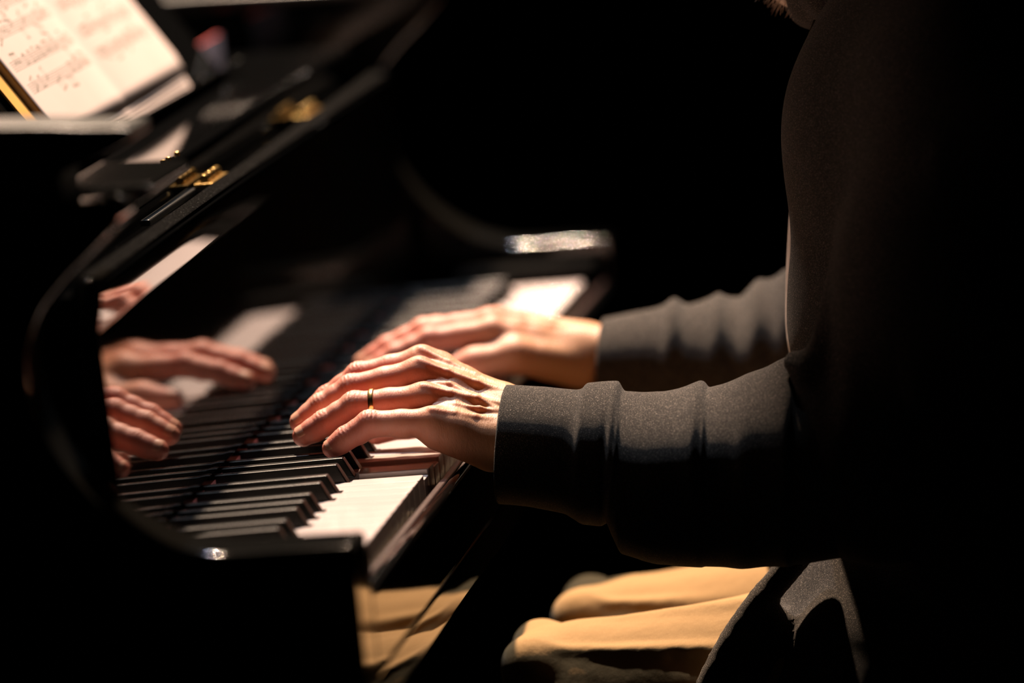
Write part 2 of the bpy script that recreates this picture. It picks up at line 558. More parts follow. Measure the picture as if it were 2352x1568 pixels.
def sheet(x0, x1, s0, s1, base, thick, nx=60, ns=30, curl=0.0, wav=0.0):
    vs, fs = [], []

    def surf(x, s, q):
        n0 = page_n(x) * (base / 15.0)
        t = (s - s0) / (s1 - s0)
        n0 += wav * math.sin(t * 7 + x / 60.0) + curl * max(0, (x - 780) / 100.0) ** 2 * (0.3 + t)
        return desk(x, s, n0 + q)
    corner = 16.0
    for q in (0, thick):
        for i in range(nx + 1):
            x = x0 + (x1 - x0) * i / nx
            for k in range(ns + 1):
                s = s0 + (s1 - s0) * k / ns
                dx = min(x - x0, x1 - x)
                if dx < corner and s - s0 < corner:
                    e = corner - dx
                    smin = s0 + corner - math.sqrt(max(0, corner ** 2 - e ** 2))
                    s = max(s, smin + (s - s0) * 0.001)
                vs.append(surf(x, s, q))
    m_ = (nx + 1) * (ns + 1)
    for i in range(nx):
        for k in range(ns):
            a = i * (ns + 1) + k
            b, c, e = a + 1, a + ns + 2, a + ns + 1
            fs += [(a, b, c, e), (m_ + a, m_ + e, m_ + c, m_ + b)]
    rim = [i * (ns + 1) for i in range(nx + 1)] + [nx * (ns + 1) + k for k in range(1, ns + 1)] + \
          [i * (ns + 1) + ns for i in range(nx - 1, -1, -1)] + [k for k in range(ns - 1, 0, -1)]
    for j in range(len(rim)):
        a, b = rim[j], rim[(j + 1) % len(rim)]
        fs.append((a, b, b + m_, a + m_))
    return vs, fs


X0, X1 = 422, 886
vs, fs = sheet(X0 - 28, X1 - 4, -10.5, 318, 1.2, 1.6)
MB().add(vs, fs).build('cover', COVER, score, smooth=False)
for k in range(5):
    vs, fs = sheet(X0 + 2, X1 - 2 * k, -10.0 + 3.2 * k, 312, 3.0 + 0.8 * k, 0.7)
    MB().add(vs, fs).build('page_block', PAPER, score)
TOP_S0 = 4.5
vs, fs = sheet(X0 + 2, X1, TOP_S0, 312, 7.7, 0.5, curl=0.3, wav=0.0)
MB().add(vs, fs).build('page', PAPER, score, smooth=True)


def page_pt(x, s, q):
    n0 = page_n(x) * (7.7 / 15.0)
    t = (s - TOP_S0) / (312 - TOP_S0)
    n0 += 0.3 * max(0, (x - 780) / 100.0) ** 2 * (0.3 + t)
    return desk(x, s, n0 + 0.5 + q)


notes = MB()


def mark(pts, wd, closed=False):
    """thin inked strip lying on the page through the given (x, s) points"""
    for (xa, sa), (xb, sb) in zip(pts[:-1], pts[1:]):
        dx, ds = xb - xa, sb - sa
        L_ = math.hypot(dx, ds) or 1
        px, ps = -ds / L_ * wd / 2, dx / L_ * wd / 2
        vs = [page_pt(xa + px, sa + ps, 0.25), page_pt(xb + px, sb + ps, 0.25), page_pt(xb - px, sb - ps, 0.25), page_pt(xa - px, sa - ps, 0.25)]
        notes.add(vs, [(0, 1, 2, 3)])


for (pa, pb) in ((X0 + 16, 640), (668, X1 - 26)):
    for sy in range(5):
        base_s = 44 + sy * 46
        for st in range(2):
            y0 = base_s + st * 20
            for ln in range(5):
                yy = y0 + ln * 1.9
                n2 = 14
                mark([(pa + (pb - pa) * i / n2, yy) for i in range(n2 + 1)], 0.28)
            x = pa + 14
            while x < pb - 12:
                cnt = random.choice((2, 3, 4, 4))
                b0 = y0 + random.uniform(-1, 6)
                sl = random.uniform(-1.2, 2.2)
                stem = random.choice((8, 9, -8))
                sp = random.uniform(4.5, 6.0)
                for q in range(cnt):
                    nx_, ny_ = x + q * sp, b0 + sl * q + random.uniform(-.5, .5)
                    mark([(nx_ - 1.2, ny_ - .4), (nx_ + 1.2, ny_ + .4)], 1.7)
                    mark([(nx_ + 1.1, ny_), (nx_ + 1.1, b0 + sl * q + stem)], 0.35)
                mark([(x + 1.1, b0 + stem), (x + (cnt - 1) * sp + 1.1, b0 + sl * (cnt - 1) + stem)], 1.3)
                x += cnt * sp + random.uniform(3, 9)
notes.build('printed_notation', INK, score)


# ------------------------------------------------------------------ signed distance modelling
class SDF:
    def __init__(s, lo, hi, h):
        s.lo = np.array(lo, float)
        s.h = h
        s.n = np.ceil((np.array(hi, float) - s.lo) / h).astype(int) + 1
        s.F = np.full(tuple(s.n), 60.0, np.float32)
        s.ax = [s.lo[i] + np.arange(s.n[i]) * h for i in range(3)]

    def _sub(s, lo, hi):
        i0 = np.maximum(0, np.floor((np.array(lo) - s.lo) / s.h).astype(int))
        i1 = np.minimum(s.n, np.ceil((np.array(hi) - s.lo) / s.h).astype(int) + 1)
        if np.any(i1 <= i0):
            return None
        sl = tuple(slice(a, b) for a, b in zip(i0, i1))
        g = np.meshgrid(*[s.ax[i][sl[i]] for i in range(3)], indexing='ij')
        return sl, g

    def _merge(s, sl, D, k, sub=False):
        A = s.F[sl]
        if sub:
            hh = np.clip(0.5 - 0.5 * (A + D) / k, 0, 1)
            s.F[sl] = A * (1 - hh) - D * hh + k * hh * (1 - hh)
        else:
            hh = np.clip(0.5 + 0.5 * (A - D) / k, 0, 1)
            s.F[sl] = A * (1 - hh) + D * hh - k * hh * (1 - hh)

    def cone(s, a, ra, b, rb, k=4.0, sub=False):
        a, b = np.array(a, float), np.array(b, float)
        m_ = max(ra, rb) + k + 3 * s.h + 3
        q = s._sub(np.minimum(a, b) - m_, np.maximum(a, b) + m_)
        if q is None:
            return s
        sl, (X, Y, Z) = q
        ab = b - a
        L2 = max(1e-6, ab @ ab)
        t = np.clip(((X - a[0]) * ab[0] + (Y - a[1]) * ab[1] + (Z - a[2]) * ab[2]) / L2, 0, 1)
        D = np.sqrt((X - a[0] - t * ab[0]) ** 2 + (Y - a[1] - t * ab[1]) ** 2 + (Z - a[2] - t * ab[2]) ** 2) - (ra + (rb - ra) * t)
        s._merge(sl, D.astype(np.float32), k, sub)
        return s

    def ball(s, c, r_, k=4.0, sub=False):
        return s.cone(c, r_, c, r_, k, sub)

    def ell(s, c, rad, k=4.0, sub=False):
        c, rad = np.array(c, float), np.array(rad, float)
        q = s._sub(c - rad - k - 3 * s.h, c + rad + k + 3 * s.h)
        if q is None:
            return s
        sl, (X, Y, Z) = q
        k0 = np.sqrt(((X - c[0]) / rad[0]) ** 2 + ((Y - c[1]) / rad[1]) ** 2 + ((Z - c[2]) / rad[2]) ** 2) + 1e-6
        k1 = np.sqrt(((X - c[0]) / rad[0] ** 2) ** 2 + ((Y - c[1]) / rad[1] ** 2) ** 2 + ((Z - c[2]) / rad[2] ** 2) ** 2) + 1e-9
        s._merge(sl, (k0 * (k0 - 1) / k1).astype(np.float32), k, sub)
        return s

    def chain(s, pts, k=4.0, sub=False):
        for (a, ra), (b, rb) in zip(pts[:-1], pts[1:]):
            s.cone(a, ra, b, rb, k, sub)
        return s

    def mesh(s):
        F = s.F
        S = F < 0
        idx = np.full(tuple(s.n - 1), -1, np.int64)
        nx, ny, nz = s.n - 1
        corners = [(i, j, k) for i in (0, 1) for j in (0, 1) for k in (0, 1)]
        cnt = sum(S[i:i + nx, j:j + ny, k:k + nz].astype(np.int8) for i, j, k in corners)
        act = (cnt > 0) & (cnt < 8)
        ci = np.argwhere(act)
        idx[act] = np.arange(len(ci))
        acc = np.zeros((len(ci), 3))
        num = np.zeros(len(ci))
        for a in corners:
            for ax in range(3):
                if a[ax]:
                    continue
                b = list(a)
                b[ax] = 1
                fa = F[ci[:, 0] + a[0], ci[:, 1] + a[1], ci[:, 2] + a[2]].astype(float)
                fb_ = F[ci[:, 0] + b[0], ci[:, 1] + b[1], ci[:, 2] + b[2]].astype(float)
                cr = (fa < 0) != (fb_ < 0)
                t = np.where(cr, fa / np.where(cr, fa - fb_, 1), 0)
                p = np.array(a, float)[None] + t[:, None] * (np.array(b) - np.array(a))[None]
                acc += p * cr[:, None]
                num += cr
        V = s.lo + (ci + acc / num[:, None]) * s.h
        faces = []
        for ax in range(3):
            o1, o2 = [i for i in range(3) if i != ax]
            sh = [slice(None)] * 3
            sa, sb = list(sh), list(sh)
            sa[ax] = slice(0, -1)
            sb[ax] = slice(1, None)
            A, B = S[tuple(sa)], S[tuple(sb)]
            e = np.argwhere(A != B)
            e = e[(e[:, o1] > 0) & (e[:, o2] > 0) & (e[:, o1] < s.n[o1] - 1) & (e[:, o2] < s.n[o2] - 1)]
            q = []
            for d1, d2 in ((-1, -1), (0, -1), (0, 0), (-1, 0)):
                c = e.copy()
                c[:, o1] += d1
                c[:, o2] += d2
                q.append(idx[c[:, 0], c[:, 1], c[:, 2]])
            q = np.stack(q, 1)
            flip = A[e[:, 0], e[:, 1], e[:, 2]]
            if ax == 1:
                flip = ~flip
            q[~flip] = q[~flip][:, ::-1]
            faces.append(q)
        return V, np.concatenate(faces)


def relax(V, Fq, it=2, lam=0.5):
    """a little Laplacian smoothing"""
    n = len(V)
    E = np.concatenate([Fq[:, [0, 1]], Fq[:, [1, 2]], Fq[:, [2, 3]], Fq[:, [3, 0]]])
    E = np.concatenate([E, E[:, ::-1]])
    deg = np.bincount(E[:, 0], minlength=n)[:, None].astype(float)
    deg[deg == 0] = 1
    for _ in range(it):
        S = np.stack([np.bincount(E[:, 0], weights=V[E[:, 1], c], minlength=n) for c in range(3)], 1)
        V = V + lam * (S / deg - V)
    return V


def np_link(name, V, Fq, m, parent=None, smooth=True, bridge=None):
    P = V / 1000.0
    P[:, 2] += KEY_Z
    me = bpy.data.meshes.new(name)
    me.from_pydata(P.tolist(), [], Fq.tolist())
    me.update()
    if bridge:
        bm = bmesh.new()
        bm.from_mesh(me)
        bridge(bm)
        bmesh.ops.recalc_face_normals(bm, faces=bm.faces)
        bm.to_mesh(me)
        bm.free()
    if smooth:
        me.polygons.foreach_set('use_smooth', [True] * len(me.polygons))
    me.materials.append(m)
    o = bpy.data.objects.new(name, me)
    COL.objects.link(o)
    if parent:
        o.parent = parent
        o.matrix_parent_inverse = parent.matrix_world.inverted()
    return o


# ------------------------------------------------------------------ pianist
person = empty('person', W(500, -340, -KEY_Z * 1000),
               'seated pianist in a charcoal fleece hoodie and tan trousers, both hands playing the keys', 'person')


def unit(v):
    v = np.array(v, float)
    return v / np.linalg.norm(v)


NAILS = []
WRINK = []


def finger(S, J, R, nrm, k=3.0, nail=True, knuck=1.0):
    """J: MCP, PIP, DIP, TIP; R radii there"""
    J = [np.array(j, float) for j in J]
    for i in range(3):
        mid = (J[i] + J[i + 1]) / 2
        rm = (R[i] + R[i + 1]) / 2 * 0.985
        S.cone(J[i], R[i], mid, rm, k)
        S.cone(mid, rm, J[i + 1], R[i + 1], k)
    nn = []
    for i in range(3):
        dd = unit(J[i + 1] - J[i])
        q = unit(nrm - (nrm @ dd) * dd)
        nn.append((dd, q))
    # finger pads on the palm side
    for i, wgt in ((0, .30), (1, .26), (2, .20)):
        m_ = (J[i] + J[i + 1]) / 2 - nn[i][1] * R[i + 1] * wgt
        S.ball(m_, R[i + 1] * 0.86, 4)
    # knuckle folds
    for i in (1, 2):
        up = unit(nn[i - 1][1] + nn[i][1])
        S.ball(J[i] + up * R[i] * (0.15 if i == 1 else 0.07) * knuck, R[i] * 0.90, 4)
        WRINK.append((J[i], nn[i - 1][0], up, R[i], 1.0 if i == 1 else 0.6))
    # creases across the palm side
    if nail:
        dd, q = nn[2]
        NAILS.append((J[3] - dd * R[3] * 0.15, dd, q, R[3]))


def make_hand(S, idx, mid, rng_, pin, th, mc, wr, nrm, R, tend):
    fingers = (idx, mid, rng_, pin)
    nrm = unit(nrm)
    for fi, J in enumerate(fingers):
        finger(S, J, R[fi], nrm, knuck=1.0)
    # metacarpals
    for fi, J in enumerate(fingers):
        a, b = np.array(J[0], float), np.array(mc[fi], float)
        m_ = (a * .5 + b * .5)
        S.cone(a, R[fi][0] + .3, m_ - nrm * 1.5, 11.5, 6)
        S.cone(m_ - nrm * 1.5, 11.5, b, 13.5, 7)
        S.ball(a + nrm * 1.6, R[fi][0] * 0.86, 4)             # knuckle head
    # web between the fingers
    for A, B in zip(fingers[:-1], fingers[1:]):
        a, b = np.array(A[0], float), np.array(B[0], float)
        da, db = unit(np.array(A[1], float) - a), unit(np.array(B[1], float) - b)
        S.cone(a + da * 9 - nrm * 3.5, 6.0, b + db * 9 - nrm * 3.5, 6.0, 5)
    # palm mass
    a, b = np.array(idx[0], float), np.array(pin[0], float)
    S.cone(a - nrm * 6 + (0, -14, 0), 10, b - nrm * 5 + (0, -14, 0), 10, 8)
    # wrist and forearm
    for (p0, r0_), (p1, r1_) in wr:
        S.cone(p0, r0_, p1, r1_, 9)
    # thumb
    if th:
        for (p0, r0_), (p1, r1_) in zip(th[:-1], th[1:]):
            S.cone(p0, r0_, p1, r1_, 7)
        dd = unit(np.array(th[-1][0], float) - th[-2][0])
        q = unit(nrm - (nrm @ dd) * dd)
        NAILS.append((np.array(th[-1][0], float) - dd * 1.0, dd, q, th[-1][1]))
    # tendons and veins on the back of the hand
    for pts, r_ in tend:
        for p0, p1 in zip(pts[:-1], pts[1:]):
            S.cone(p0, r_, p1, r_, 2.6)


# left hand, near the camera
nL = unit((-0.50, -0.10, 0.86))
LR = [(10.2, 9.6, 8.4, 7.4), (10.4, 9.8, 8.7, 7.7), (10.4, 9.9, 8.8, 7.7), (9.6, 9.2, 7.9, 6.9)]
Lidx = [(413, 11, 62.5), (412, 56, 55.5), (410, 80, 42), (408, 95, 31)]
Lmid = [(392, 10, 57.5), (392, 59, 50), (389, 81, 40), (387, 97, 30)]
Lrng = [(370, 5, 42.5), (370, 54, 41), (368, 76, 31), (366, 92, 23.5)]
Lpin = [(350, -3, 29), (348, 41, 31), (345, 58, 23), (343, 68.5, 17)]
Lmc = [(396, -44, 33), (387, -47, 31), (374, -47, 24), (361, -43, 15)]


def dors(a, b, t, off):
    a, b = np.array(a, float), np.array(b, float)
    return a + (b - a) * t + nL * off


Ltend = []
for J, c, o0, o1 in ((Lidx, Lmc[0], 10.5, 12.2), (Lmid, Lmc[1], 10.5, 12.4), (Lrng, Lmc[2], 10.8, 12.4), (Lpin, Lmc[3], 10.2, 12.6)):
    m_ = [dors(J[0], c, t, o0 + (o1 - o0) * t) for t in (0, .35, .7, 1.15)]
    Ltend.append((m_, 2.3))
# veins: from the ring/little finger valley back over the hand
for pts, vr in ((((0.10, 2, 3, 4.5), (0.40, 2, 3, 10.0), (0.75, 2, 3, 12.6), (1.15, 2, 3, 13.6)), 1.7),
                (((0.08, 1, 2, 4.5), (0.36, 1, 2, 10.2), (0.70, 2, 2, 13.0), (1.10, 2, 3, 13.6)), 1.5)):
    JJ = (Lidx, Lmid, Lrng, Lpin)
    pp = [(dors(JJ[a_][0], Lmc[a_], t_, h_) + dors(JJ[b_][0], Lmc[b_], t_, h_)) / 2 for t_, a_, b_, h_ in pts]
    Ltend.append((pp, vr))
SL = SDF((318, -112, -34), (440, 116, 92), 0.85)
make_hand(SL, Lidx, Lmid, Lrng, Lpin,
          [((398, -36, 14), 15), ((414, -6, 20), 11.5), ((423, 26, 18), 10), ((424, 50, 12.5), 8.5)],
          Lmc,
          [(((387, -48, 25), 18.0), ((378, -122, 12), 19)), (((366, -44, 9), 19), ((362, -120, 4), 20)),
           (((352, -6, 20), 12), ((358, -40, 8), 17))],
          nL, LR, Ltend)

# right hand, further along the keys
nR = unit((-0.10, -0.06, 0.99))
RR = [(10.2, 9.4, 8.2, 7.3), (10.4, 9.6, 8.5, 7.5), (10.2, 9.4, 8.3, 7.3), (9.3, 8.5, 7.4, 6.6)]
Ridx = [(704, 3, 38), (697, 50, 36), (693, 76, 28), (690, 96, 19)]
Rmid = [(727, 8, 41), (724, 58, 39), (722, 86, 29), (720, 106, 19)]
Rrng = [(749, 5, 38), (750, 53, 36), (750, 80, 27), (750, 99, 18.5)]
Rpin = [(769, -4, 32), (774, 34, 30), (777, 54, 23), (779, 70, 16)]
Rmc = [(722, -58, 20), (733, -60, 22), (744, -60, 20), (754, -58, 14)]


def dorR(a, b, t, off):
    a, b = np.array(a, float), np.array(b, float)
    return a + (b - a) * t + nR * off


Rtend = []
for J, c in ((Ridx, Rmc[0]), (Rmid, Rmc[1]), (Rrng, Rmc[2]), (Rpin, Rmc[3])):
    Rtend.append(([dorR(J[0], c, t, 10.6 + 1.8 * t) for t in (0, .35, .7, 1.15)], 2.1))
SR = SDF((660, -112, -34), (800, 124, 74), 1.5)
NL_ = len(NAILS)
make_hand(SR, Ridx, Rmid, Rrng, Rpin,
          [((716, -58, 6), 18), ((694, -14, 20), 13), ((685, 16, 18), 10.6), ((682, 40, 13), 8.8)],
          Rmc,
          [(((726, -60, 12), 21), ((722, -120, 10), 23)), (((748, -60, 10), 19), ((746, -120, 8), 23)),
           (((768, -6, 24), 12), ((752, -50, 8), 18))],
          nR, RR, Rtend)

VL, FL = SL.mesh()
VL = relax(VL, FL, 1, 0.4)


def wrinkle(V, Fq, items):
    """press fine skin folds into the knuckles"""
    n = np.zeros_like(V)
    fn = np.cross(V[Fq[:, 2]] - V[Fq[:, 0]], V[Fq[:, 3]] - V[Fq[:, 1]])
    for c in range(4):
        for a in range(3):
            n[:, a] += np.bincount(Fq[:, c], weights=fn[:, a], minlength=len(V))
    n /= np.linalg.norm(n, axis=1, keepdims=True) + 1e-9
    for c, dd, up, R_, amp in items:
        q = V - c
        t = q @ dd
        side = np.cross(dd, up)
        l = q @ side
        m_ = (np.linalg.norm(q, axis=1) < R_ * 1.8)
        dor = np.clip((q @ up) / R_, 0, 1) ** 1.5
        tt = t + 0.25 * l ** 2 / R_ * np.sign(t) * 0.35 + 0.35 * np.sin(l * 0.9 + c[0])
        w = np.exp(-(t / 5.2) ** 2) * dor * m_
        g = (0.5 + 0.5 * np.cos(tt * 2 * math.pi / 2.9)) ** 3
        V = V - n * (w * g * 0.62 * amp)[:, None]
    # fine lines across the little-finger edge and the wrist
    return V


VL = wrinkle(VL, FL, WRINK[:8])
VR, FR = SR.mesh()
VR = relax(VR, FR, 1, 0.4)

# rest of the body (mostly under the clothes), coarser grid
SB = SDF((190, -640, -745), (815, 40, 640), 7.0)
SB.chain([((500, -395, -190), 86), ((500, -380, -60), 86), ((500, -380, 90), 98), ((500, -392, 190), 92)], 40)
SB.chain([((400, -385, 120), 66), ((400, -395, 215), 60)], 40)
SB.chain([((600, -385, 120), 66), ((600, -395, 215), 60)], 40)
SB.chain([((345, -400, 245), 48), ((655, -400, 245), 48)], 30)
SB.chain([((500, -398, 235), 54), ((500, -372, 330), 52)], 20)
for sx, el, wrp in ((1, (322, -312, -22), (370, -100, 8)), (-1, (738, -312, -10), (735, -100, 8))):
    sh = (500 - 185 * sx, -400, 240)
    SB.chain([(sh, 50), ((np.array(sh) * .5 + np.array(el) * .5), 42), (el, 36)], 14)
    SB.chain([(el, 36), ((np.array(el) * .6 + np.array(wrp) * .4), 36), (wrp, 22)], 12)
for kx, hx, ax_, kz, ky in ((432, 425, 440, -192, -80), (618, 580, 600, -197, -88)):
    SB.chain([((hx, -400, -186), 70), ((hx * .5 + kx * .5, -240, -194), 56), ((kx, ky, kz), 42)], 20)
    SB.chain([((kx, ky, kz), 46), ((kx, ky + 2, -340), 50), ((ax_, ky + 14, -640), 34)], 18)
    SB.chain([((ax_, ky, -700), 34), ((ax_, min(0, ky + 85), -712), 28)], 14)
# head: skull, jaw, nose, ears, eye sockets; bent down towards the keys
SB.ell((500, -374, 421), (76, 96, 98), 10)
SB.ell((500, -322, 368), (56, 56, 62), 24)
SB.cone((500, -284, 334), 20, (500, -284, 326), 18, 14)
SB.cone((500, -272, 416), 10, (500, -260, 388), 12, 8)
SB.ell((424, -374, 398), (9, 22, 30), 6)
SB.ell((576, -374, 398), (9, 22, 30), 6)
SB.ball((472, -278, 420), 13, 6, sub=True)
SB.ball((528, -278, 420), 13, 6, sub=True)
SB.cone((480, -268, 358), 4, (520, -268, 358), 4, 4, sub=True)
# cut the forearms flat where the finely modelled hands take over
j = int(round((-104 - SB.lo[1]) / SB.h))
yy = SB.ax[1]
for (xa, xb) in ((318, 440), (660, 800)):
    xi = (SB.ax[0] > xa - 20) & (SB.ax[0] < xb + 12)
    zi = (SB.ax[2] > -60) & (SB.ax[2] < 120)
    yi = yy > -104
    SB.F[np.ix_(xi, yi, zi)] = 60.0
VB, FB = SB.mesh()
VB = relax(VB, FB, 2, 0.5)
nb, nl = len(VB), len(VL)
allV = np.concatenate([VB, VL, VR])
allF = np.concatenate([FB, FL + nb, FR + nb + nl])


def bridge(bm):
    """open the flat forearm ends and stitch each to its hand"""
    kill = []
    for fc in bm.faces:
        c = fc.calc_center_median()
        x, y, z = c.x * 1000, c.y * 1000, (c.z - KEY_Z) * 1000
        if fc.normal.y > 0.8 and -112 < y < -94 and -60 < z < 90 and (330 < x < 430 or 680 < x < 795) and fc.verts[0].index < nb:
            kill.append(fc)
    bmesh.ops.delete(bm, geom=kill, context='FACES_ONLY')
    bm.edges.ensure_lookup_table()
    loose = [v for v in bm.verts if not v.link_faces]
    bmesh.ops.delete(bm, geom=loose, context='VERTS')
    for (xa, xb) in ((318, 440), (660, 800)):
        es = [e for e in bm.edges if e.is_boundary and xa < e.verts[0].co.x * 1000 < xb and -125 < e.verts[0].co.y * 1000 < -85
              and -70 < (e.verts[0].co.z - KEY_Z) * 1000 < 100]
        try:
            bmesh.ops.bridge_loops(bm, edges=es)
        except Exception as ex:
            print('bridge skipped', ex, len(es))


body = np_link('body', allV, allF, SKIN, person, bridge=bridge)


# fingernails
def nail(c, dd, q, r_):
    side = np.cross(dd, q)
    vs, fs = [], []
    nu, nv = 12, 12
    Lh, half = 5.6 * r_ / 7.7, math.radians(50)
    for sgn in (1, 0):
        for i in range(nv + 1):
            v = i / nv * 2 - 1
            for k in range(nu + 1):
                u_ = k / nu * 2 - 1
                # superellipse outline
                lim = (1 - abs(v) ** 3.2) ** (1 / 3.2)
                a = u_ * half * max(lim, 0.02)
                rr = r_ + 0.05 + (0.16 if sgn else -0.8) - 0.35 * (1 - abs(v)) * 0
                drop = 0.10 * max(0, v) ** 2 * r_
                p = c + dd * (v * Lh - 0.6) + q * (math.cos(a) * rr - drop) + side * math.sin(a) * rr * 1.0
                vs.append(W(*p))
    m_ = (nu + 1) * (nv + 1)
    for i in range(nv):
        for k in range(nu):
            a = i * (nu + 1) + k
            fs += [(a, a + 1, a + nu + 2, a + nu + 1), (m_ + a, m_ + a + nu + 1, m_ + a + nu + 2, m_ + a + 1)]
    rim = list(range(nu + 1)) + [(i + 1) * (nu + 1) - 1 for i in range(1, nv + 1)] + [nv * (nu + 1) + k for k in range(nu - 1, -1, -1)] + \
          [i * (nu + 1) for i in range(nv - 1, 0, -1)]
    for t_ in range(len(rim)):
        a, b = rim[t_], rim[(t_ + 1) % len(rim)]
        fs.append((a, b, b + m_, a + m_))
    MB().add(vs, fs).build('fingernail', NAILM, person, smooth=True)


for c, dd, q, r_ in NAILS:
    nail(c, dd, q, r_)
for sx in (-1, 1):
    e_ = MB()
    c = W(500 + 28 * sx, -288, 420)
    bm = bmesh.new()
    bmesh.ops.create_uvsphere(bm, u_segments=20, v_segments=14, radius=0.012)
    bmesh.ops.translate(bm, verts=bm.verts, vec=c)
    me = bpy.data.meshes.new('eyeball')
    bm.to_mesh(me)
    bm.free()
    me.materials.append(EYE)
    eo = bpy.data.objects.new('eyeball', me)
    COL.objects.link(eo)
    eo.parent = person
    eo.matrix_parent_inverse = person.matrix_world.inverted()

# wedding ring, a rounded band round the ring finger
ra, rb = np.array(Lrng[0], float), np.array(Lrng[1], float)
rd = unit(rb - ra)
rc = ra + (rb - ra) * 0.74
b1 = unit(nL - (nL @ rd) * rd)
b2 = np.cross(rd, b1)
vs, fs = [], []
n1, n2 = 72, 14
for i in range(n1):
    a = 2 * math.pi * i / n1
    er = b1 * math.cos(a) + b2 * math.sin(a)
    for k in range(n2):
        t = 2 * math.pi * k / n2
        p = rc + er * (10.05 + 0.95 * math.copysign(abs(math.cos(t)) ** .8, math.cos(t))) + rd * 2.0 * math.copysign(abs(math.sin(t)) ** .7, math.sin(t))
        vs.append(W(*p))
for i in range(n1):
    for k in range(n2):
        fs.append((i * n2 + k, i * n2 + (k + 1) % n2, ((i + 1) % n1) * n2 + (k + 1) % n2, ((i + 1) % n1) * n2 + k))
ringo = MB().add(vs, fs).build('wedding_ring', GOLD, smooth=True)
tag(ringo, 'plain gold wedding band on the ring finger of the pianist\'s left hand', 'ring')


# ------------------------------------------------------------------ clothes
def noise1(seed, n):
    g = np.random.default_rng(seed)
    ph, am = g.uniform(0, 6.28, n), g.uniform(.4, 1, n)
    return ph, am


def sleeve(top, bot, xc, tilt, folds, seed, s_end, wfac=0.5, n_s=420, n_t=150):
    """knitted sleeve from the cuff (s largest) back to s_end; folds: (s, depth, width_front, width_back, phase)"""
    tops = np.array(sorted(top)), np.array(sorted(bot))
    s0 = max(t[0] for t in top)
    S_ = np.linspace(s0, s_end, n_s)
    zt = np.interp(S_, tops[0][:, 0], tops[0][:, 1])
    zb = np.interp(S_, tops[1][:, 0], tops[1][:, 1])
    ker = np.array([1, 2, 3, 2, 1]) / 9.0
    for _ in range(2):
        zt = np.convolve(np.pad(zt, 2, mode='edge'), ker, 'valid')
        zb = np.convolve(np.pad(zb, 2, mode='edge'), ker, 'valid')
    ph, am = noise1(seed, 24)
    rows_o, rows_i = [], []
    for i, s in enumerate(S_):
        hh = (zt[i] - zb[i]) / 2
        cz = (zt[i] + zb[i]) / 2
        ro, ri = [], []
        for k in range(n_t):
            th = 2 * math.pi * k / n_t
            cx, sx = math.cos(th), math.sin(th)
            dz = 0.0
            for q in range(6):
                dz += am[q] * 0.5 * math.sin(s / (11 + 5 * q) + ph[q] + (q % 3) * th * 1.0 + 1.3 * math.sin(th + ph[q + 6]))
            fade = min(1, max(0, (s0 - s - 55) / 40))
            dz *= 0.25 + 0.75 * fade
            for (fs0, dep, wf, wb, phs, lo) in folds:
                sf = fs0 + 5.0 * math.sin(2 * th + phs)*0.5
                e = s - sf
                amp = dep * (1 - lo * (0.5 - 0.5 * math.cos(th + phs)))
                if e > 0:
                    dz += amp * math.exp(-(e / wf) ** 2)
                else:
                    dz += amp * math.exp(-(e / wb) ** 2)
            hw = (hh + dz) * wfac * 2
            y = s + tilt * (1 - cx) / 2
            x_ = xc(s)
            ro.append((x_ + hw * sx, y, cz + (hh + dz) * cx))
            ri.append((x_ + (hw - 2.6) * sx, y, cz + (hh + dz - 2.6) * cx))
        rows_o.append(ro)
        rows_i.append(ri)
    # hem: turned edge at the cuff
    V = []
    ring_rows = rows_i[::-1][-60:] + [[((a[0] + b[0]) / 2, a[1] + 1.0, (a[2] + b[2]) / 2) for a, b in zip(rows_o[0], rows_i[0])]] + rows_o
    for rr in ring_rows:
        V += rr
    V = np.array(V)
    n = len(ring_rows)
    I = np.arange(n - 1)[:, None] * n_t
    Kk = np.arange(n_t)[None]
    K1 = (Kk + 1) % n_t
    Fq = np.stack([I + Kk, I + K1, I + n_t + K1, I + n_t + Kk], -1).reshape(-1, 4)
    return V, Fq


topL = [(-54, 48), (-82, 45.5), (-104, 42), (-108, 42.5), (-111, 46), (-134, 45), (-136.5, 40), (-165, 38.5), (-180, 40), (-192, 42), (-197, 38.5), (-206, 40), (-220, 43), (-246, 53), (-258, 56), (-263, 52), (-275, 56), (-320, 60)]
botL = [(-46, -33), (-64, -35), (-76, -37), (-101, -43), (-112, -50), (-126, -51), (-131, -48), (-134, -60), (-138, -72), (-153, -78), (-178, -83), (-215, -84), (-264, -84), (-320, -80)]
foldsL = [(-135, 2.2, 22, 1.6, 0.4, 0.3), (-196, 2.6, 16, 1.8, 0.8, 0.9), (-164, 2.0, 9, 12, 2.0, 0.8), (-226, 3.0, 10, 14, 1.2, 0.6), (-258, 3.0, 14, 2.0, 0.5, 0.7)]
VsL, FsL = sleeve(topL, botL, lambda s: 366 + (s + 50) * 0.17, 12, foldsL, 3, -318, wfac=0.49)
topR = [(-78, 37), (-102, 40), (-125, 42), (-133, 46.5), (-141, 42), (-160, 44), (-167, 47), (-183, 43), (-192, 49), (-197, 54), (-212, 57), (-222, 62), (-245, 60), (-320, 62)]
botR = [(-78, -34), (-110, -42), (-140, -48), (-170, -54), (-220, -62), (-320, -70)]
foldsR = [(-133, 2.6, 10, 6, 0.4, 0.6), (-168, 3.2, 12, 4, 0.9, 0.8), (-196, 4.5, 12, 8, 0.5, 0.6), (-220, 4.0, 9, 9, 1.2, 0.6)]
VsR, FsR = sleeve(topR, botR, lambda s: 733 + (s + 74) * -0.02, 8, foldsR, 8, -318, wfac=0.50, n_s=220, n_t=90)

